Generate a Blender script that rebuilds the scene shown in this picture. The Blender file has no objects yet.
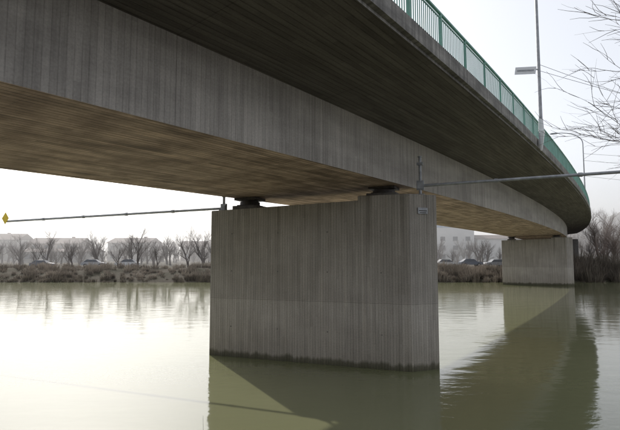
import bpy, math, random
from mathutils import Vector, Matrix, noise as mnoise
random.seed(7)
sc = bpy.context.scene
R_ = math.radians

# ---------------------------------------------------------------- helpers
class MB:
    def __init__(s): s.v=[]; s.f=[]; s.m=[]; s.uv=[]
    def face(s, pts, mi=0, uvs=None):
        n=len(s.v); s.v.extend([tuple(p) for p in pts]); s.f.append(tuple(range(n,n+len(pts)))); s.m.append(mi)
        s.uv.append(uvs if uvs else [(p[0],p[2]) for p in pts])
    def box(s, c, size, ax=None, mi=0):
        ax = ax or Matrix.Identity(3)
        c=Vector(c); h=[x/2 for x in size]
        P=[c+ax@Vector((a*h[0],b*h[1],d*h[2])) for a in(-1,1) for b in(-1,1) for d in(-1,1)]
        for q in ((0,1,3,2),(4,6,7,5),(0,4,5,1),(2,3,7,6),(0,2,6,4),(1,5,7,3)):
            s.face([P[i] for i in q],mi)
    def tube(s, p0,p1,r0,r1,n=6,mi=0,caps=False):
        p0=Vector(p0);p1=Vector(p1); d=(p1-p0)
        if d.length<1e-6: return
        d.normalize(); a=d.orthogonal().normalized(); b=d.cross(a)
        base=len(s.v)
        for i in range(n):
            t=2*math.pi*i/n; o=a*math.cos(t)+b*math.sin(t)
            s.v.append(tuple(p0+o*r0)); s.v.append(tuple(p1+o*r1))
        for i in range(n):
            j=(i+1)%n
            s.f.append((base+2*i,base+2*j,base+2*j+1,base+2*i+1)); s.m.append(mi); s.uv.append([(0,0)]*4)
        if caps:
            s.f.append(tuple(base+2*i for i in reversed(range(n)))); s.m.append(mi); s.uv.append([(0,0)]*n)
            s.f.append(tuple(base+2*i+1 for i in range(n))); s.m.append(mi); s.uv.append([(0,0)]*n)
    def obj(s,name,mats,parent=None,smooth=False,bevel=0):
        me=bpy.data.meshes.new(name); me.from_pydata(s.v,[],s.f); 
        for m in mats: me.materials.append(m)
        me.polygons.foreach_set('material_index',s.m)
        ul=me.uv_layers.new(name='UVMap')
        flat=[c for u in s.uv for p in u for c in p]
        ul.data.foreach_set('uv',flat)
        if smooth: me.polygons.foreach_set('use_smooth',[True]*len(s.f))
        me.update()
        o=bpy.data.objects.new(name,me); sc.collection.objects.link(o)
        if parent: o.parent=parent
        if bevel:
            import bmesh
            bm=bmesh.new(); bm.from_mesh(me); bmesh.ops.remove_doubles(bm,verts=bm.verts,dist=1e-4); bmesh.ops.recalc_face_normals(bm,faces=bm.faces); bm.to_mesh(me); bm.free()
            md=o.modifiers.new('Bevel','BEVEL'); md.width=bevel; md.segments=2; md.limit_method='ANGLE'
        return o
def empty(name,loc=(0,0,0)):
    o=bpy.data.objects.new(name,None); o.location=loc; sc.collection.objects.link(o); return o

class NT:
    def __init__(s,name):
        s.mat=bpy.data.materials.new(name); s.mat.use_nodes=True; s.t=s.mat.node_tree; s.t.nodes.clear()
        s.out=s.n('ShaderNodeOutputMaterial')
    def n(s,typ,**kw):
        x=s.t.nodes.new(typ)
        for k,v in kw.items(): setattr(x,k,v)
        return x
    def l(s,a,b): s.t.links.new(a,b)
    def math(s,op,a,b=None,c=None):
        x=s.n('ShaderNodeMath',operation=op)
        for i,v in enumerate((a,b,c)):
            if v is None: continue
            if isinstance(v,(int,float)): x.inputs[i].default_value=v
            else: s.l(v,x.inputs[i])
        return x.outputs[0]
    def noise(s,vec,scale,detail=4,rough=.55,mapscale=None):
        if mapscale:
            m=s.n('ShaderNodeMapping'); m.inputs['Scale'].default_value=mapscale; s.l(vec,m.inputs['Vector']); vec=m.outputs[0]
        x=s.n('ShaderNodeTexNoise'); x.inputs['Scale'].default_value=scale; x.inputs['Detail'].default_value=detail; x.inputs['Roughness'].default_value=rough
        s.l(vec,x.inputs['Vector']); return x.outputs['Fac']
    def ramp(s,fac,stops):
        x=s.n('ShaderNodeValToRGB'); e=x.color_ramp.elements
        while len(e)<len(stops): e.new(.5)
        for i,(p,c) in enumerate(stops):
            e[i].position=p; e[i].color=(c,c,c,1) if isinstance(c,(int,float)) else (*c,1)
        s.l(fac,x.inputs[0]); return x.outputs[0]
    def mul(s,c1,c2,f=1.0,bt='MULTIPLY'):
        x=s.n('ShaderNodeMix',data_type='RGBA',blend_type=bt); 
        if isinstance(f,(int,float)): x.inputs[0].default_value=f
        else: s.l(f,x.inputs[0])
        for i,c in ((6,c1),(7,c2)):
            if isinstance(c,tuple): x.inputs[i].default_value=(*c,1)
            else: s.l(c,x.inputs[i])
        return x.outputs[2]
    def bsdf(s,col,rough=.8,metal=0,bump=None,bs=.5,bd=.02,spec=.3):
        p=s.n('ShaderNodeBsdfPrincipled')
        if isinstance(col,tuple): p.inputs['Base Color'].default_value=(*col,1)
        else: s.l(col,p.inputs['Base Color'])
        p.inputs['Roughness'].default_value=rough; p.inputs['Metallic'].default_value=metal
        p.inputs['Specular IOR Level'].default_value=spec
        if bump is not None:
            b=s.n('ShaderNodeBump'); b.inputs['Strength'].default_value=bs; b.inputs['Distance'].default_value=bd
            s.l(bump,b.inputs['Height']); s.l(b.outputs[0],p.inputs['Normal'])
        s.l(p.outputs[0],s.out.inputs[0]); return p

def simple(name,col,rough=.7,metal=0,var=.25,scale=3):
    t=NT(name); g=t.n('ShaderNodeTexCoord'); nz=t.noise(g.outputs['Object'],scale,3)
    c=t.mul(col,t.ramp(nz,[(.3,1-var),(.7,1+0*var)])); t.bsdf(c,rough,metal,nz,.15,.01); return t.mat
def twigmat(name,col,trans=.35,var=.4,scale=.35):
    t=NT(name); g=t.n('ShaderNodeTexCoord'); nz=t.noise(g.outputs['Object'],scale,2)
    c=t.mul(col,t.ramp(nz,[(.35,1-var),(.65,1.)]))
    a=t.n('ShaderNodeBsdfDiffuse'); b=t.n('ShaderNodeBsdfTranslucent'); m=t.n('ShaderNodeMixShader'); m.inputs[0].default_value=trans
    t.l(c,a.inputs[0]); t.l(c,b.inputs[0]); t.l(a.outputs[0],m.inputs[1]); t.l(b.outputs[0],m.inputs[2]); t.l(m.outputs[0],t.out.inputs[0]); return t.mat

def concrete(name, col, dark, bw=.11, along='v', groove=.25, boardvar=.3, blot=.5, blotscale=(.25,1.2,1), streak=.4, panel=None, waterline=False, jw=.12):
    """boards whose long side runs along axis `along` of the metric UV"""
    t=NT(name); uv=t.n('ShaderNodeUVMap').outputs[0]
    sp=t.n('ShaderNodeSeparateXYZ'); t.l(uv,sp.inputs[0]); U,V=sp.outputs[0],sp.outputs[1]
    a,b=(U,V) if along=='v' else (V,U)
    q=t.math('DIVIDE',a,bw); fl=t.math('FLOOR',q); fr=t.math('FRACT',q)
    seg=t.math('FLOOR',t.math('DIVIDE',t.math('ADD',b,t.math('MULTIPLY',fl,1.37)),3.1))
    cm=t.n('ShaderNodeCombineXYZ'); t.l(fl,cm.inputs[0]); t.l(seg,cm.inputs[1])
    wn=t.n('ShaderNodeTexWhiteNoise',noise_dimensions='3D'); t.l(cm.outputs[0],wn.inputs['Vector'])
    dj=t.math('MINIMUM',fr,t.math('SUBTRACT',1,fr))
    joint=t.ramp(dj,[(0,0),(jw,1)])
    big=t.noise(uv,1.0,5,.6,blotscale)
    c=t.mul(dark,col,t.ramp(big,[(.5-.22*(1.4-blot),0),(.5+.22*(1.4-blot),1)]),'MIX')
    c=t.mul(c,t.ramp(wn.outputs['Value'],[(0,1-boardvar),(1,1)]))
    jn=t.noise(uv,2.3,2)
    x=t.n('ShaderNodeMix',data_type='RGBA'); t.l(joint,x.inputs[0]); x.inputs[6].default_value=(1-groove,1-groove,1-groove,1); x.inputs[7].default_value=(1,1,1,1)
    c=t.mul(c,x.outputs[2],t.ramp(jn,[(.3,.35),(.6,1)]))
    ms=(7,.35,1) if along=='v' else (.35,7,1)
    st=t.noise(uv,1.0,3,.65,ms)
    c=t.mul(c,t.ramp(st,[(.32,1-streak),(.6,1)]))
    fine=t.noise(uv,22,3,.7)
    c=t.mul(c,t.ramp(fine,[(.25,.80),(.7,1.08)]))
    if panel:
        pq=t.math('FRACT',t.math('DIVIDE',U,panel)); pj=t.math('MINIMUM',pq,t.math('SUBTRACT',1,pq))
        c=t.mul(c,t.ramp(pj,[(0,.68),(.008/panel,1)]))
    if waterline:
        wob=t.math('ADD',V,t.math('MULTIPLY',t.math('SUBTRACT',t.noise(uv,1.0,3,.6,(3,.4,1)),.5),.5))
        c=t.mul(c,t.ramp(t.math('DIVIDE',wob,6.5),[(0,(.24,.25,.18)),(.024,(.34,.34,.28)),(.042,(.82,.81,.77)),(.3,(1,1,1))]))
        k=t.math('ABSOLUTE',t.math('SUBTRACT',t.math('ADD',V,t.math('MULTIPLY',jn,.03)),2.32))
        c=t.mul(c,t.ramp(k,[(0,.72),(.010,.80),(.018,1.13),(.035,1)]))
        c=t.mul(c,t.ramp(t.math('DIVIDE',V,6.5),[(.345,1.0),(.362,.87)]))
        run=t.noise(uv,1.0,3,.7,(5.5,.22,1))
        c=t.mul(c,(1.18,1.16,1.12),t.ramp(run,[(.58,0),(.7,.7)]),'MULTIPLY')
        dr=t.noise(uv,1.0,3,.6,(4,.12,1)); topm=t.ramp(t.math('DIVIDE',V,6.5),[(.62,0),(.93,1)])
        dm=t.math('MULTIPLY',t.ramp(dr,[(.5,0),(.66,1)]),topm)
        c=t.mul(c,(.66,.65,.63),dm)
    h=t.math('ADD',t.math('MULTIPLY',joint,.6),t.math('ADD',t.math('MULTIPLY',fine,.25),t.math('MULTIPLY',wn.outputs['Value'],.35)))
    t.bsdf(c,.88,0,h,.6,.012,.2)
    return t.mat

M={}
M['web']=concrete('web_concrete',(.56,.52,.48),(.41,.38,.35),.13,'v',.26,.16,.8,(.22,.9,1),.26,panel=5.2)
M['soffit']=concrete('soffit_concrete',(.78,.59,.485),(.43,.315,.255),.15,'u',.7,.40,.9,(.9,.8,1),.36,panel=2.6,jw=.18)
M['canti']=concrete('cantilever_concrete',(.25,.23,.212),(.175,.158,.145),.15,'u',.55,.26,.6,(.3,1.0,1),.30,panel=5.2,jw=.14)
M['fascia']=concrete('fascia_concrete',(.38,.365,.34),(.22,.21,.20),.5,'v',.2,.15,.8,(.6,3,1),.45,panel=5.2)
M['pier']=concrete('pier_concrete',(.51,.47,.42),(.41,.375,.33),.105,'v',.45,.13,.6,(.35,.5,1),.20,waterline=True)
M['plinth']=simple('plinth_concrete',(.2,.19,.17),.9,0,.4,4)
M['steel']=simple('galvanised_steel',(.42,.43,.45),.5,.35,.35,6)
M['darksteel']=simple('bearing_steel',(.10,.09,.085),.6,.3,.4,8)
M['green']=simple('green_railing_paint',(.20,.40,.33),.5,0,.25,2)
M['asphalt']=simple('asphalt',(.05,.05,.05),.9,0,.3,3)
M['white']=simple('white_paint',(.78,.79,.80),.5,0,.1,3)
M['yellow']=simple('yellow_paint',(.85,.62,.06),.5,0,.15,5)
M['lamp']=simple('lamp_glass',(.6,.62,.62),.3,0,.1,3)
M['bark']=simple('bare_bark',(.12,.095,.08),.9,0,.4,5)
M['farbark']=twigmat('grey_bark',(.22,.195,.18),.2,.3,.3)
M['farbark2']=twigmat('brown_bark',(.26,.205,.17),.2,.35,.1)
M['brush']=twigmat('dry_brush',(.31,.27,.225),.25,.45,.3)
M['brush2']=twigmat('dark_brush',(.22,.19,.155),.2,.5,.3)
M['wallw']=simple('pale_render',(.58,.58,.57),.8,0,.1,.5)
M['wallg']=simple('grey_cladding',(.30,.29,.28),.7,0,.15,.5)
M['wallb']=simple('brown_render',(.28,.23,.20),.85,0,.2,.5)
M['roof']=simple('roof_tiles',(.14,.11,.10),.9,0,.2,.4)
M['glass']=simple('window_glass',(.10,.11,.13),.4,0,.2,1)
M['blue']=simple('blue_panel',(.24,.33,.46),.6,0,.1,1)
M['tyre']=simple('rubber',(.03,.03,.03),.8,0,.2,5)
for i,c in enumerate(((.65,.66,.68),(.12,.14,.18),(.30,.31,.33),(.38,.39,.41))): M['car%d'%i]=simple('car_paint_%d'%i,c,.3,0,.05,1)

# ground
t=NT('ground_soil'); g=t.n('ShaderNodeNewGeometry').outputs['Position']
n1=t.noise(g,.15,4,.6); n2=t.noise(g,3,4,.7)
c=t.mul((.07,.065,.045),(.11,.095,.075),t.ramp(n1,[(.4,0),(.6,1)]),'MIX'); c=t.mul(c,t.ramp(n2,[(.3,.55),(.7,1.1)]))
t.bsdf(c,.95,0,n2,.6,.08,.1); M['ground']=t.mat

# water
t=NT('river_water'); g=t.n('ShaderNodeNewGeometry').outputs['Position']
w1=t.noise(g,1.0,2,.5,(.55,1.1,1)); w2=t.noise(g,1.0,3,.5,(2.6,4.2,1)); w3=t.noise(g,1.0,3,.5,(.035,.11,1))
calm=t.ramp(w3,[(.45,.12),(.62,1)])
h=t.math('ADD',t.math('MULTIPLY',w1,.55),t.math('MULTIPLY',t.math('MULTIPLY',w2,.36),calm))
b=t.n('ShaderNodeBump'); b.inputs['Strength'].default_value=.45; b.inputs['Distance'].default_value=.055; t.l(h,b.inputs['Height'])
df=t.n('ShaderNodeBsdfDiffuse'); mud=t.noise(g,.12,3)
t.l(t.mul((.165,.174,.090),(.205,.21,.12),mud,'MIX'),df.inputs[0])
gl=t.n('ShaderNodeBsdfGlossy'); gl.inputs['Roughness'].default_value=.07; gl.inputs[0].default_value=(1,1,1,1); t.l(b.outputs[0],gl.inputs['Normal'])
fr=t.n('ShaderNodeFresnel'); fr.inputs[0].default_value=1.5; t.l(b.outputs[0],fr.inputs['Normal'])
mx=t.n('ShaderNodeMixShader'); t.l(fr.outputs[0],mx.inputs[0]); t.l(df.outputs[0],mx.inputs[1]); t.l(gl.outputs[0],mx.inputs[2]); t.l(mx.outputs[0],t.out.inputs[0])
M['water']=t.mat

# ---------------------------------------------------------------- terrain and water
prof=[(-600,8),(-60,5),(-15,2.9),(0,2.4),(3.5,2.0),(6,1.0),(8.5,-.2),(11,-1.5),(60,-2),(73,-1.2),(76.5,-.15),(78,.35),(82,1.3),(86,1.9),(110,2.1),(300,2.6),(700,6),(1500,15),(3500,25)]
def pz(y):
    for (a,za),(b_,zb) in zip(prof,prof[1:]):
        if y<=b_: return za+(zb-za)*(y-a)/(b_-a)
    return prof[-1][1]
def gz(x,y):
    z=pz(y)
    if y>95:
        z+=52*math.exp(-(((x-290)/105)**2+((y-330)/110)**2))
        z+=30*math.exp(-(((x+600)/400)**2+((y-1100)/250)**2))
    if y>79 or y<7: z+=.25*mnoise.noise(Vector((x*.13,y*.13,0)))
    return z
xs=[-3000,-2000,-1200,-800,-500,-350,-250]+[-200+5*i for i in range(121)]+[450+50*i for i in range(8)]+[1000,1500,2200,3000]
ys=[-600,-300,-150,-80,-40,-25,-15,-8,-4]+[-2+1*i for i in range(14)]+[20,40,60,70]+[73+1*i for i in range(16)]+[92+8*i for i in range(60)]+[600,700,850,1000,1200,1500,2000,2700,3500]
gm=MB(); nx=len(xs)
gm.v=[(x,y+(.5*math.sin(x*.31)+.4*math.sin(x*.83+1) if (73<=y<=82 or 3<y<=11) else 0),gz(x,y)) for y in ys for x in xs]
for j in range(len(ys)-1):
    for i in range(nx-1):
        a=j*nx+i; gm.f.append((a,a+1,a+nx+1,a+nx)); gm.m.append(0); gm.uv.append([(0,0)]*4)
gm.obj('ground',[M['ground']],smooth=True)
wm=MB(); wm.face([(-1500,3,0),(1500,3,0),(1500,80,0),(-1500,80,0)]); wm.obj('river_water',[M['water']])

# haze lying over the land beyond the river (real scattering volume)
hz=bpy.data.materials.new('haze_air'); hz.use_nodes=True; ht=hz.node_tree; ht.nodes.clear()
ho=ht.nodes.new('ShaderNodeOutputMaterial'); hv=ht.nodes.new('ShaderNodeVolumeScatter'); hv.inputs['Density'].default_value=.0040; hv.inputs['Anisotropy'].default_value=.5; hv.inputs['Color'].default_value=(.98,.985,1,1)
ht.links.new(hv.outputs[0],ho.inputs['Volume'])
hb=MB(); hb.box((0,880,11),(3000,1590,38)); hb.obj('haze',[hz])

# ---------------------------------------------------------------- bridge
P0=(1.97,16.2); RAD=620.; PH0=R_(35)
CX=P0[0]-RAD*math.cos(PH0); CY=P0[1]+RAD*math.sin(PH0)
def bp(s,t,z):
    ph=PH0-s/RAD
    return Vector((CX+(RAD+t)*math.cos(ph), CY-(RAD+t)*math.sin(ph), z+4+.005*s))
def bax(s):
    ph=PH0-s/RAD
    f=Vector((math.sin(ph),math.cos(ph),.005)).normalized(); r=Vector((math.cos(ph),-math.sin(ph),0))
    return Matrix((r,f,r.cross(f))).transposed()   # x: right, y: forward, z: up
bridge=empty('road_bridge')
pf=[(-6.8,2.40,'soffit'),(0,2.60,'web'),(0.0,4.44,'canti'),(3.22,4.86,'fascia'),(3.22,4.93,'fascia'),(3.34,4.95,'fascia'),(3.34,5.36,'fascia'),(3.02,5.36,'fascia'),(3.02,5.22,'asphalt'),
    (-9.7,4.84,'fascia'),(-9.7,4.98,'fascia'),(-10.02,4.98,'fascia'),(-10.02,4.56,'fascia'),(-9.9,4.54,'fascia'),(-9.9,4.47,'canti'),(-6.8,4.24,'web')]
names=['soffit','web','canti','fascia','asphalt']
S0,S1,DS=-60,122,2.
bm_=MB(); ns=int((S1-S0)/DS)
per=[0]
for i in range(len(pf)):
    a=pf[i]; b2=pf[(i+1)%len(pf)]; per.append(per[-1]+math.hypot(a[0]-b2[0],a[1]-b2[1]))
for k in range(ns):
    s=S0+k*DS; s2=s+DS
    for i in range(len(pf)):
        a=pf[i]; b2=pf[(i+1)%len(pf)]
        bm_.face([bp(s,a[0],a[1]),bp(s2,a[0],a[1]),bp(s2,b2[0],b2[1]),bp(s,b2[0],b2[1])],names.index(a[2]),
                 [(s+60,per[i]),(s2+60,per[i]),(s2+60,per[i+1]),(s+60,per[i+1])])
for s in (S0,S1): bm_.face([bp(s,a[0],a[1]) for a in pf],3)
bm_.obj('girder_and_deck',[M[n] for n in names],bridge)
rl=MB()
for T in (3.20,-9.86):
    zb=5.36 if T>0 else 4.98
    s=-30.
    while s<S1:
        for (zz,hh,ww) in ((zb+1.02,.05,.07),(zb+.90,.03,.03),(zb+.13,.035,.035)):
            a=bp(s,T,zz); b2=bp(s+2,T,zz); ax=bax(s+1)
            rl.box((a+b2)/2,(ww,(b2-a).length+.004,hh),ax)
        ax=bax(s); rl.box(bp(s,T,zb+.5),(.06,.07,1.0),ax); rl.box(bp(s,T,zb+.01),(.12,.14,.02),ax)
        if T>0 or s>60:
            for j in range(1,16): rl.box(bp(s+j*.125,T,zb+.515),(.014,.035,.77),ax)
        s+=2
rl.obj('railing',[M['green']],bridge)
# piers
def pier(name,dx,dy,dz):
    root=empty(name)
    A=Vector((-4.10,20.68,0)); B=Vector((3.53,17.68,0)); d=(B-A).normalized(); n=Vector((-d.y,d.x,0))
    if n.y<0: n=-n
    h=.84
    pts=[A,B,B+d*h+n*h*1.0,B+n*2*h,A+n*2*h]
    off=Vector((dx,dy,0)); L=(B-A).length
    cut=L-1.9
    def top(p):
        u=(p-A).dot(d)
        return (5.87+.028*u)+dz
    m=MB()
    def wall(p,q,u0,zt_p,zt_q):
        u1=u0+(q-p).length
        m.face([p+off+Vector((0,0,-2.5)),q+off+Vector((0,0,-2.5)),q+off+Vector((0,0,zt_q)),p+off+Vector((0,0,zt_p))],0,[(u0,-2.5),(u1,-2.5),(u1,zt_q-dz),(u0,zt_p-dz)])
        return u1
    zr=6.22+dz; ztc=top(q1:=A+d*cut); q1b=q1+n*2*h
    u=wall(A,q1,0,top(A),ztc); u=wall(q1,B,u,zr,zr); u=wall(B,pts[2],u,zr,zr); u=wall(pts[2],pts[3],u,zr,zr); u=wall(pts[3],q1b,u,zr,zr); u=wall(q1b,pts[4],u,ztc,top(pts[4])); wall(pts[4],A,u,top(A),top(A))
    Z=lambda p,z:p+off+Vector((0,0,z))
    m.face([Z(A,top(A)),Z(q1,ztc),Z(q1b,ztc),Z(pts[4],top(A))],0,[(0,0),(7,0),(7,1.7),(0,1.7)])
    m.face([Z(q1,ztc),Z(q1b,ztc),Z(q1b,zr),Z(q1,zr)],0,[(0,0),(1.7,0),(1.7,.2),(0,.2)])
    m.face([Z(q1,zr),Z(B,zr),Z(pts[2],zr),Z(pts[3],zr),Z(q1b,zr)],0,[(0,0),(2,0),(3,1),(2,1.7),(0,1.7)])
    m.obj('shaft',[M['pier']],root,bevel=.03)
    th=MB(); nf=-n
    for zz in (1.2,3.4,4.9):
        for k in range(4):
            c=A+d*(1.0+k*2.05)+off+Vector((0,0,zz))
            th.tube(c-nf*.01,c+nf*.006,.028,.026,10,0,True)
    th.obj('tie_hole_plugs',[M['plinth']],root)
    ax=Matrix((d,n,Vector((0,0,1)))).transposed()
    b_=MB(); m2=MB()
    for (tt,zt,zs) in ((1.106,6.22+dz,6.585+dz*.92),(6.84,top(A+d*1.5),6.41+dz*.92)):
        c=B+n*h-d*tt+off
        H=zs-zt
        b_.box((c.x,c.y,zt+H*.17),(1.15,.95,H*.34),ax,0)
        m2.box((c.x,c.y,zt+H*.38),(.80,.80,H*.08),ax)
        m2.tube((c.x,c.y,zt+H*.42),(c.x,c.y,zt+H*.68),.42,.42,28,0,True)
        m2.tube((c.x,c.y,zt+H*.68),(c.x,c.y,zt+H*.80),.36,.36,28,0,True)
        m2.box((c.x,c.y,zt+H*.91),(1.0,.9,H*.22),ax)
    b_.obj('bearing_plinths',[M['plinth']],root,bevel=.02)
    m2.obj('bearings',[M['darksteel']],root)
    return root,A+off,B+off,d,n
r1,A,B,d,n=pier('bridge_pier',0,0,0)
pier('bridge_pier',31.1,49.9,.32)
cw=(d+n).normalized(); nn=Vector((cw.y,-cw.x,0)); pc=B+cw*.55+nn*.03+Vector((0,0,5.62))
pl=MB(); ax=Matrix((cw,nn,Vector((0,0,1)))).transposed(); pl.box(pc,(.42,.02,.22),ax,0); pl.box(pc+nn*.014,(.34,.01,.03),ax,1); pl.box(pc+nn*.014+Vector((0,0,-.07)),(.26,.01,.025),ax,1)
pl.obj('pier_number_sign',[M['steel'],M['darksteel']])

# navigation sign booms
def boom(name, base, dirv, L, zb, zt, zp, drop, sign):
    root=empty(name); m=MB()
    m.tube((base.x,base.y,zb),(base.x,base.y,zt),.055,.055,10,0,True)
    m.tube((base.x,base.y,zt),(base.x,base.y,zt+.03),.085,.085,10,0,True)
    ax=Matrix((dirv,Vector((-dirv.y,dirv.x,0)),Vector((0,0,1)))).transposed()
    m.box((base.x,base.y,zb+.015),(.3,.3,.03),ax)
    m.box((base.x,base.y,zp),(.2,.2,.24),ax); m.box((base.x,base.y,zp+.02),(.26,.1,.34),ax)
    if zt-zp>.7: m.box((base.x+.0,base.y,zt-.25),(.22,.14,.10),ax); 
    e=base+dirv*L
    N=int(L/3)+1
    for i in range(N):
        p=base+dirv*(L*i/N); q=base+dirv*(L*(i+1)/N)
        z0=zp+drop*i/N; z1=zp+drop*(i+1)/N
        m.tube((p.x,p.y,z0),(q.x,q.y,z1),.055,.055,10,0,True)
        if i: m.tube((p.x-dirv.x*.06,p.y-dirv.y*.06,z0),(p.x+dirv.x*.06,p.y+dirv.y*.06,z0),.075,.075,10,0,True)
    m.obj('boom',[M['steel']],root)
    if sign:
        g=MB(); c=Vector((e.x,e.y,zp+drop+.15)); a=.30; up=Vector((0,0,1)); sd=dirv
        nrm=Vector((-dirv.y,dirv.x,0)) ; 
        if nrm.y>0: nrm=-nrm
        P=[c+sd*a*.8,c+up*a,c-sd*a*.8,c-up*a]
        f=[p+nrm*.07 for p in P]; bk=[p+nrm*.09 for p in P]
        g.face(bk); g.face(f[::-1])
        for i in range(4): g.face([f[i],f[(i+1)%4],bk[(i+1)%4],bk[i]])
        g.obj('diamond_board',[M['yellow']],root)
    return root
boom('navigation_sign_boom',B+d*.30+n*.62,d,13.,6.22,7.62,6.56,.25,True)
boom('navigation_sign_boom',A+d*.45+n*.25,-d,12.75,5.88,6.45,5.98,-.22,True)

def lamp(name,s,t,zbase,H,bracket,arm=2.4,r0=.09):
    root=empty(name); m=MB(); ax=bax(s); r=ax.col[0]; f=ax.col[1]
    b0=bp(s,t,zbase); up=Vector((0,0,1))
    m.tube(b0,b0+up*(H-1.6),r0,r0*.6,12)
    p=b0+up*(H-1.6); 
    prev=p
    for i in range(1,9):
        a=i/8; q=b0+up*(H-1.6+1.5*math.sin(a*math.pi/2))-r*(arm*(1-math.cos(a*math.pi/2)))
        m.tube(prev,q,r0*.6-.02*a*r0*5,r0*.6-.02*a*r0*5,10); prev=q
    h=MB(); 
    c=prev-r*.35
    h.box(c+up*.0,(.85,.24,.09),ax); h.box(c-r*.02+up*.06,(.6,.18,.06),ax); h.box(c-up*.06,(.6,.18,.04),ax,1)
    h.obj('lantern',[M['steel'],M['lamp']],root,bevel=.02)
    if bracket:
        m.box(b0+up*.05-r*.06,(.05,.34,.55),ax); 
        c0=b0-up*.12; 
        T=[c0+r*.14+f*.15+up*.55,c0-r*.05+f*.15+up*.55,c0-r*.05-f*.15+up*.55,c0+r*.14-f*.15+up*.55]; Bt=[c0+r*.02+f*.03-up*.35,c0-r*.05+f*.03-up*.35,c0-r*.05-f*.03-up*.35,c0+r*.02-f*.03-up*.35]
        g=MB(); g.face(T); g.face(Bt[::-1])
        for i in range(4): g.face([T[i],Bt[i],Bt[(i+1)%4],T[(i+1)%4]])
        g.tube(b0+up*.43,b0+up*1.0,.13,.10,12,0,True)
        g.obj('foot_bracket',[M['white']],root)
    else: m.box(b0+up*.02,(.35,.35,.04),ax)
    m.obj('pole',[M['steel']],root)
    return root,b0,r,f
_,mb,mr,mf=lamp('street_lamp',10.2,3.5,5.25,12,True,2.6,.085)
lamp('street_lamp',50,2.9,5.3,9.0,False,2.6,.09)
sg=MB(); c=mb+Vector((0,0,3.38))-mr*.56-mf*.12
ax=bax(10.2)@Matrix.Rotation(R_(9),3,'Y')
sg.box(c,(.92,.03,.34),ax,0); sg.box(c-mf*.02,(.74,.012,.07),ax,1); sg.box(c+mr*.30+mf*.05,(.5,.05,.05),ax,2)
sg.obj('street_name_sign',[M['white'],M['steel'],M['steel']])
wr=MB()
def wire(a,b,sag,r=.012):
    a=Vector(a);b=Vector(b);pv=a
    for i in range(1,17):
        u=i/16;q=a.lerp(b,u)-Vector((0,0,sag*4*u*(1-u))); wr.tube(pv,q,r,r,4); pv=q
wire(mb+Vector((0,0,3.3)),(34,28,10.2),.5,.009)
wire(mb+Vector((0,0,3.6)),(36,34,12.0),.6,.009)
l2=bp(50,2.9,5.3)
wire(l2+Vector((0,0,6.2)),(75,75,19.5),.6,.016); wire(l2+Vector((0,0,5.4)),(75,75,17.6),.6,.016); wire(l2+Vector((0,0,3.6)),(75,72,13.4),.5,.016)
wr.obj('overhead_wires',[M['darksteel']])
pm=MB(); pm.tube((75,75,-1),(75,75,20),.16,.1,10,0,True); pm.box((75,75,19.4),(1.2,.1,.1)); pm.obj('utility_pole',[M['steel']])
pm=MB(); pm.tube((35,30,-1.8),(35,30,12.3),.14,.09,10,0,True); pm.box((35,30,11.9),(2.2,6,.1),Matrix.Rotation(.2,3,'Z')) ; pm.obj('utility_pole',[M['steel']])

ab=MB(); axb=bax(120); ab.box(bp(120,-3.4,0.6),(13.2,2.0,5.6),axb); ab.obj('bridge_abutment',[M['plinth']])

# ---------------------------------------------------------------- trees
def grow(m,p,dv,L,r,depth,rng,sides=4,up=.12,spread=.75,wob=.16,kids=(3,5)):
    nseg=4 if depth>0 else 3
    pts=[p]; dirs=[dv]; cur=dv.copy(); q=p.copy()
    for i in range(nseg):
        cur=(cur+Vector((rng.gauss(0,wob),rng.gauss(0,wob),rng.gauss(0,wob)+up*.4))).normalized()
        q2=q+cur*(L/nseg); ra=r*(1-.55*i/nseg); rb=r*(1-.55*(i+1)/nseg)
        m.tube(q,q2,ra,rb,sides if depth>0 else 3); q=q2; pts.append(q); dirs.append(cur)
    if depth<=0: return
    k=rng.randint(*kids)
    for i in range(k):
        u=.25+.75*(i+rng.random()*.8)/k; ii=min(nseg-1,int(u*nseg)); bpnt=pts[ii].lerp(pts[ii+1],u*nseg-ii)
        ax_=dirs[ii].orthogonal().normalized(); ax_.rotate(Matrix.Rotation(rng.random()*6.283,3,dirs[ii]))
        nd=(dirs[ii]+ax_*spread*rng.uniform(.6,1.2)+Vector((0,0,up))).normalized()
        grow(m,bpnt,nd,L*rng.uniform(.5,.75),max(r*.5*(1-.4*u),.006),depth-1,rng,max(3,sides-1),up,spread,wob,kids)
    grow(m,q,cur,L*.6,r*.45,depth-1,rng,max(3,sides-1),up,spread,wob,kids)
def templ(seed,h,depth=4,kids=(3,5),rmin=1.):
    m=MB(); rng=random.Random(seed)
    grow(m,Vector((0,0,-.4)),Vector((0,0,1)),h*.32,h*.022*rmin,depth,rng,5,.14,.8,.13,kids)
    top=max(v[2] for v in m.v); k=h/top; m.v=[(x*k,y*k,z*k) for x,y,z in m.v]
    return m
def stamp(dst,src,loc,sc_,rot):
    c,s=math.cos(rot),math.sin(rot); b=len(dst.v)
    dst.v.extend([((x*c-y*s)*sc_+loc[0],(x*s+y*c)*sc_+loc[1],z*sc_+loc[2]) for x,y,z in src.v])
    dst.f.extend([tuple(i+b for i in f) for f in src.f]); dst.m.extend(src.m); dst.uv.extend(src.uv)
T=[templ(i,8,4,(4,5),1.0) for i in range(4)]
Tl=[templ(20+i,8,3,(4,6),1.3) for i in range(3)]
rng=random.Random(3)
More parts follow.
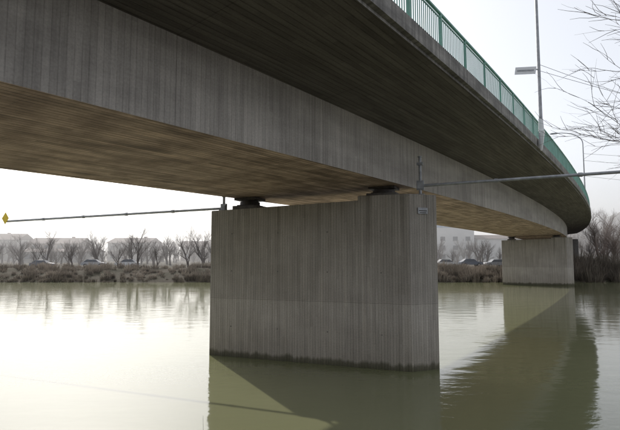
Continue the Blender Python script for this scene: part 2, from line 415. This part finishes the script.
for (px,yy,hh) in ((140,92,7.8),(50,95,7.6),(100,98,7.2),(190,90,7.4),(172,104,6.5),(22,100,6.6),(204,96,7.8),(75,90,4.8),(120,90,4.8),(158,90,4.4)):
    x=(px-310)/498*yy; m=MB(); stamp(m,rng.choice(T),(0,0,0),hh/8,rng.random()*6)
    o=m.obj('bare_tree',[M['farbark']]); o.location=(x,yy,gz(x,yy))
m=MB()
for i in range(280):
    x=rng.uniform(-150,60); y=rng.uniform(98,190)
    stamp(m,rng.choice(Tl),(x,y,gz(x,y)),rng.uniform(.4,.85)*(.75+.5*y/190),rng.random()*6)
m.obj('distant_tree_row',[M['farbark']])
m=MB()
for i in range(75):
    x=rng.uniform(38,110); y=rng.uniform(90,140); 
    if abs(x-(33+ (y-70)*.5))<9: continue
    if x/y<.5: continue
    stamp(m,rng.choice(T),(x,y,gz(x,y)),rng.uniform(.8,1.6),rng.random()*6)
m.obj('riverside_tree_row',[M['farbark2']])
m=MB()
for i in range(380):
    x=rng.uniform(105,290); y=rng.uniform(180,340); stamp(m,rng.choice(Tl),(x,y,gz(x,y)-.5),rng.uniform(.9,1.6),rng.random()*6)
m.obj('hillside_forest',[M['farbark2']])

def brush(name,x0,x1,y0,y1,nc,hmin,hmax,mat,per=60,w=.035):
    m=MB()
    for i in range(nc):
        cx=rng.uniform(x0,x1); cy=rng.uniform(y0,y1); H=rng.uniform(hmin,hmax)*(.65+.9*abs(mnoise.noise(Vector((cx*.14,cy*.1,3)))*1.6)); rr=H*.75
        bz=gz(cx,cy)
        for j in range(per):
            a=rng.random()*6.283; q=rng.random()**.5; bx=cx+math.cos(a)*rr*q*.6; by=cy+math.sin(a)*rr*q*.6
            h=H*rng.uniform(.35,1)*(1.1-.5*q); lx=math.cos(a)*q*h*.5+rng.gauss(0,.12*h); ly=math.sin(a)*q*h*.5+rng.gauss(0,.12*h)
            p0=Vector((bx,by,bz-.15)); p1=Vector((bx+lx*.35,by+ly*.35,bz+h*.55)); p2=Vector((bx+lx,by+ly,bz+h))
            sa=rng.random()*3.14; sv=Vector((math.cos(sa),math.sin(sa),rng.uniform(-.3,.3)))*w*rng.uniform(.5,1.3)
            m.face([p0-sv,p0+sv,p1+sv*.8,p1-sv*.8]); m.face([p1-sv*.8,p1+sv*.8,p2])
            if j%2==0:
                p3=p1+Vector((rng.gauss(0,.2*h),rng.gauss(0,.2*h),.25*h)); m.face([p1-sv*.6,p1+sv*.6,p3])
    return m.obj(name,[mat])
brush('riverside_brush',-75,24,78.5,90,620,.8,1.7,M['brush'],52)
brush('riverside_brush',-75,90,76.6,79.5,560,.5,1.2,M['brush2'],45)
brush('riverside_brush',38,95,77,90,320,1.5,4.2,M['brush2'],70,.05)
brush('riverside_brush',18,36,77.5,86,190,.9,1.8,M['brush'],60)
brush('bank_grass',-14,14,1.5,6.2,420,.15,.4,M['brush'],26,.006)
m=MB(); rg=random.Random(5)
grow(m,Vector((-1.22,6.0,.8)),Vector((.18,.02,1)).normalized(),.85,.006,1,rg,4,.1,.6,.06,(3,4)); m.obj('dry_twig',[M['bark']])

m=MB(); rg=random.Random(11)
tb=Vector((11.5,6.8,gz(11.5,6.8)-.3))
p=tb; dv=Vector((0,0,1)); rr=.24; pts=[tb]
for i in range(9):
    dv=(dv+Vector((rg.gauss(0,.06),rg.gauss(0,.06),.1))).normalized(); q=p+dv*1.25; m.tube(p,q,rr,rr*.9,8); p=q; rr*=.9; pts.append(p)
for i,(tx,ty,tz) in enumerate(((-.75,.5,.16),(-.8,.62,.26),(-.6,.8,.08),(-.8,.35,.38),(-.5,.6,.5),(.7,.3,.5),(.3,-.7,.5),(-.3,-.8,.4),(.8,.2,.3))):
    grow(m,pts[4+i%5],Vector((tx,ty,tz)).normalized(),rg.uniform(3.1,3.8),.07,4,rg,5,.05,.62,.12,(3,4))
m.obj('bare_tree',[M['bark']])

# ---------------------------------------------------------------- buildings
def house(name,cx,cy,w,dp,h,rot,wall,roofh=1.2,rows=1,band=None,flat=False,step=3.4):
    root=empty(name,(cx,cy,gz(cx,cy)-.3)); root.rotation_euler[2]=rot
    b=MB(); b.box((0,0,h/2),(w,dp,h)); b.obj('walls',[wall],root)
    r=MB()
    if flat: r.box((0,0,h+.15),(w+.5,dp+.5,.3)); r.box((w*.2,0,h+.9),(w*.18,dp*.4,1.2))
    else:
        a=[(-w/2-.4,-dp/2-.4,h+.003),(w/2+.4,-dp/2-.4,h+.003),(w/2+.4,dp/2+.4,h+.003),(-w/2-.4,dp/2+.4,h+.003),(-w/2-.4,0,h+roofh),(w/2+.4,0,h+roofh)]
        a=[Vector(x) for x in a]
        r.face([a[0],a[1],a[5],a[4]]); r.face([a[2],a[3],a[4],a[5]]); r.face([a[0],a[4],a[3]]); r.face([a[1],a[2],a[5]]); r.face([a[0],a[3],a[2],a[1]])
        r.box((w*.22,dp*.1,h+roofh*.8),(.8,.8,1.6))
    r.obj('roof',[M['roof'] if not flat else M['wallg']],root)
    wn=MB(); k=max(3,int(w/step))
    for j in range(rows):
        for i in range(k):
            x=-w/2+w*(i+.5)/k
            if j==0 and i%5==2: wn.box((x,-dp/2-.02,1.3),(1.4,.06,2.4),None,1); continue
            wn.box((x,-dp/2-.02,1.9+j*2.9),(1.5,.05,1.3)); wn.box((x,-dp/2-.05,1.2+j*2.9),(1.7,.12,.1),None,1)
    wn.obj('windows_and_doors',[M['glass'],M['wallg']],root)
    if band: 
        g=MB(); g.box((0,-dp/2-.06,h-.7),(w*.98,.1,.9)); g.obj('sign_band',[band],root)
house('apartment_house',-82,165,16,11,6.0,.05,M['wallb'],2.0,2)
house('apartment_house',-60,172,14,11,6.4,-.1,M['wallg'],1.8,2)
house('apartment_house',-38,176,13,10,5.2,.1,M['wallb'],2.0,1)
house('apartment_house',-108,170,22,12,7.4,.1,M['wallg'],2.2,2)
house('industrial_hall',-70,142,20,9,3.2,.02,M['wallg'],.9,1,None,False,5)
house('brick_house',-12,185,11,9,5.5,.1,M['wallb'],2.5,2)
house('office_building',46,170,16,14,12.5,-.1,M['wallw'],1,3,M['blue'],True,4)
house('warehouse',64,168,20,14,7.5,0,M['wallw'],1.5,1,None,False,5)

# parked cars on the far bank
def car(x,y,rot,mt):
    root=empty('parked_car',(x,y,gz(x,y))); root.rotation_euler[2]=rot
    m=MB()
    low=[(-2.1,.35),(2.1,.35),(2.15,.62),(1.95,.82),(1.15,.92),(-1.75,.95),(-2.1,.80)]
    cab=[(1.05,.93),(.45,1.40),(-1.05,1.44),(-1.7,.95)]
    def ext(prof,w0,w1,mi):
        k=len(prof); zmin=min(p[1] for p in prof); zmax=max(p[1] for p in prof)
        wf=lambda z:w0+(w1-w0)*(z-zmin)/(zmax-zmin)
        Lf=[Vector((a,-wf(z),z)) for a,z in prof]; Rt=[Vector((a,wf(z),z)) for a,z in prof]
        m.face(Lf,mi if mi==0 else 1); m.face(Rt[::-1],mi if mi==0 else 1)
        for i in range(k):
            j=(i+1)%k; top=(mi==1 and prof[i][1]>1.3 and prof[j][1]>1.3)
            m.face([Lf[j],Lf[i],Rt[i],Rt[j]],0 if (mi==0 or top) else 1)
    ext(low,.86,.82,0); ext(cab,.78,.62,1)
    for sx in (-1.3,1.3):
        for sy in (-.80,.80): m.tube((sx,sy-.11,.32),(sx,sy+.11,.32),.32,.32,18,2,True); m.tube((sx,sy-.12,.32),(sx,sy+.12,.32),.18,.18,12,3,True)
    m.box((2.12,.55,.68),(.06,.35,.14),None,3); m.box((2.12,-.55,.68),(.06,.35,.14),None,3)
    m.obj('body',[mt,M['glass'],M['tyre'],M['steel']],root)
for i,(x,y,rt) in enumerate(((25.5,94,.1),(30.2,94.5,.05),(35,95,3.2),(-40,93,0.1),(-34,93.5,3.1),(-50,94,.05))): car(x,y,rt,M['car%d'%(i%4)])

# ---------------------------------------------------------------- light, world, camera
AZ,EL=R_(-26),R_(34)
w=bpy.data.worlds.new('World'); sc.world=w; w.use_nodes=True; nt=w.node_tree; nt.nodes.clear()
o=nt.nodes.new('ShaderNodeOutputWorld'); bg=nt.nodes.new('ShaderNodeBackground'); sk=nt.nodes.new('ShaderNodeTexSky')
sk.sky_type='NISHITA'; sk.sun_disc=False; sk.sun_elevation=EL; sk.sun_rotation=AZ; sk.air_density=1.0; sk.dust_density=3.5; sk.ozone_density=1.5
bg.inputs[1].default_value=.11
hs=nt.nodes.new('ShaderNodeHueSaturation'); hs.inputs['Saturation'].default_value=.30
nt.links.new(sk.outputs[0],hs.inputs['Color'])
ad=nt.nodes.new('ShaderNodeMix'); ad.data_type='RGBA'; ad.blend_type='ADD'; ad.inputs[0].default_value=1; ad.inputs[7].default_value=(3.5,3.65,4.0,1)
nt.links.new(hs.outputs[0],ad.inputs[6]); nt.links.new(ad.outputs[2],bg.inputs[0]); nt.links.new(bg.outputs[0],o.inputs[0])
ld=bpy.data.lights.new('sun','SUN'); ld.energy=3.5; ld.angle=R_(.6); ld.color=(1,.94,.86)
lo=bpy.data.objects.new('sun',ld); sc.collection.objects.link(lo)
dv=Vector((math.sin(AZ)*math.cos(EL),math.cos(AZ)*math.cos(EL),math.sin(EL)))
lo.rotation_euler=dv.to_track_quat('Z','Y').to_euler()
cd=bpy.data.cameras.new('camera'); cd.sensor_width=36; cd.lens=29.03; cd.clip_start=.1; cd.clip_end=8000
co=bpy.data.objects.new('camera',cd); sc.collection.objects.link(co); co.location=(0,0,4); co.rotation_euler=(R_(90+4.69),0,0)
sc.camera=co
sc.view_settings.view_transform='Standard'; sc.view_settings.look='None'; sc.view_settings.exposure=0
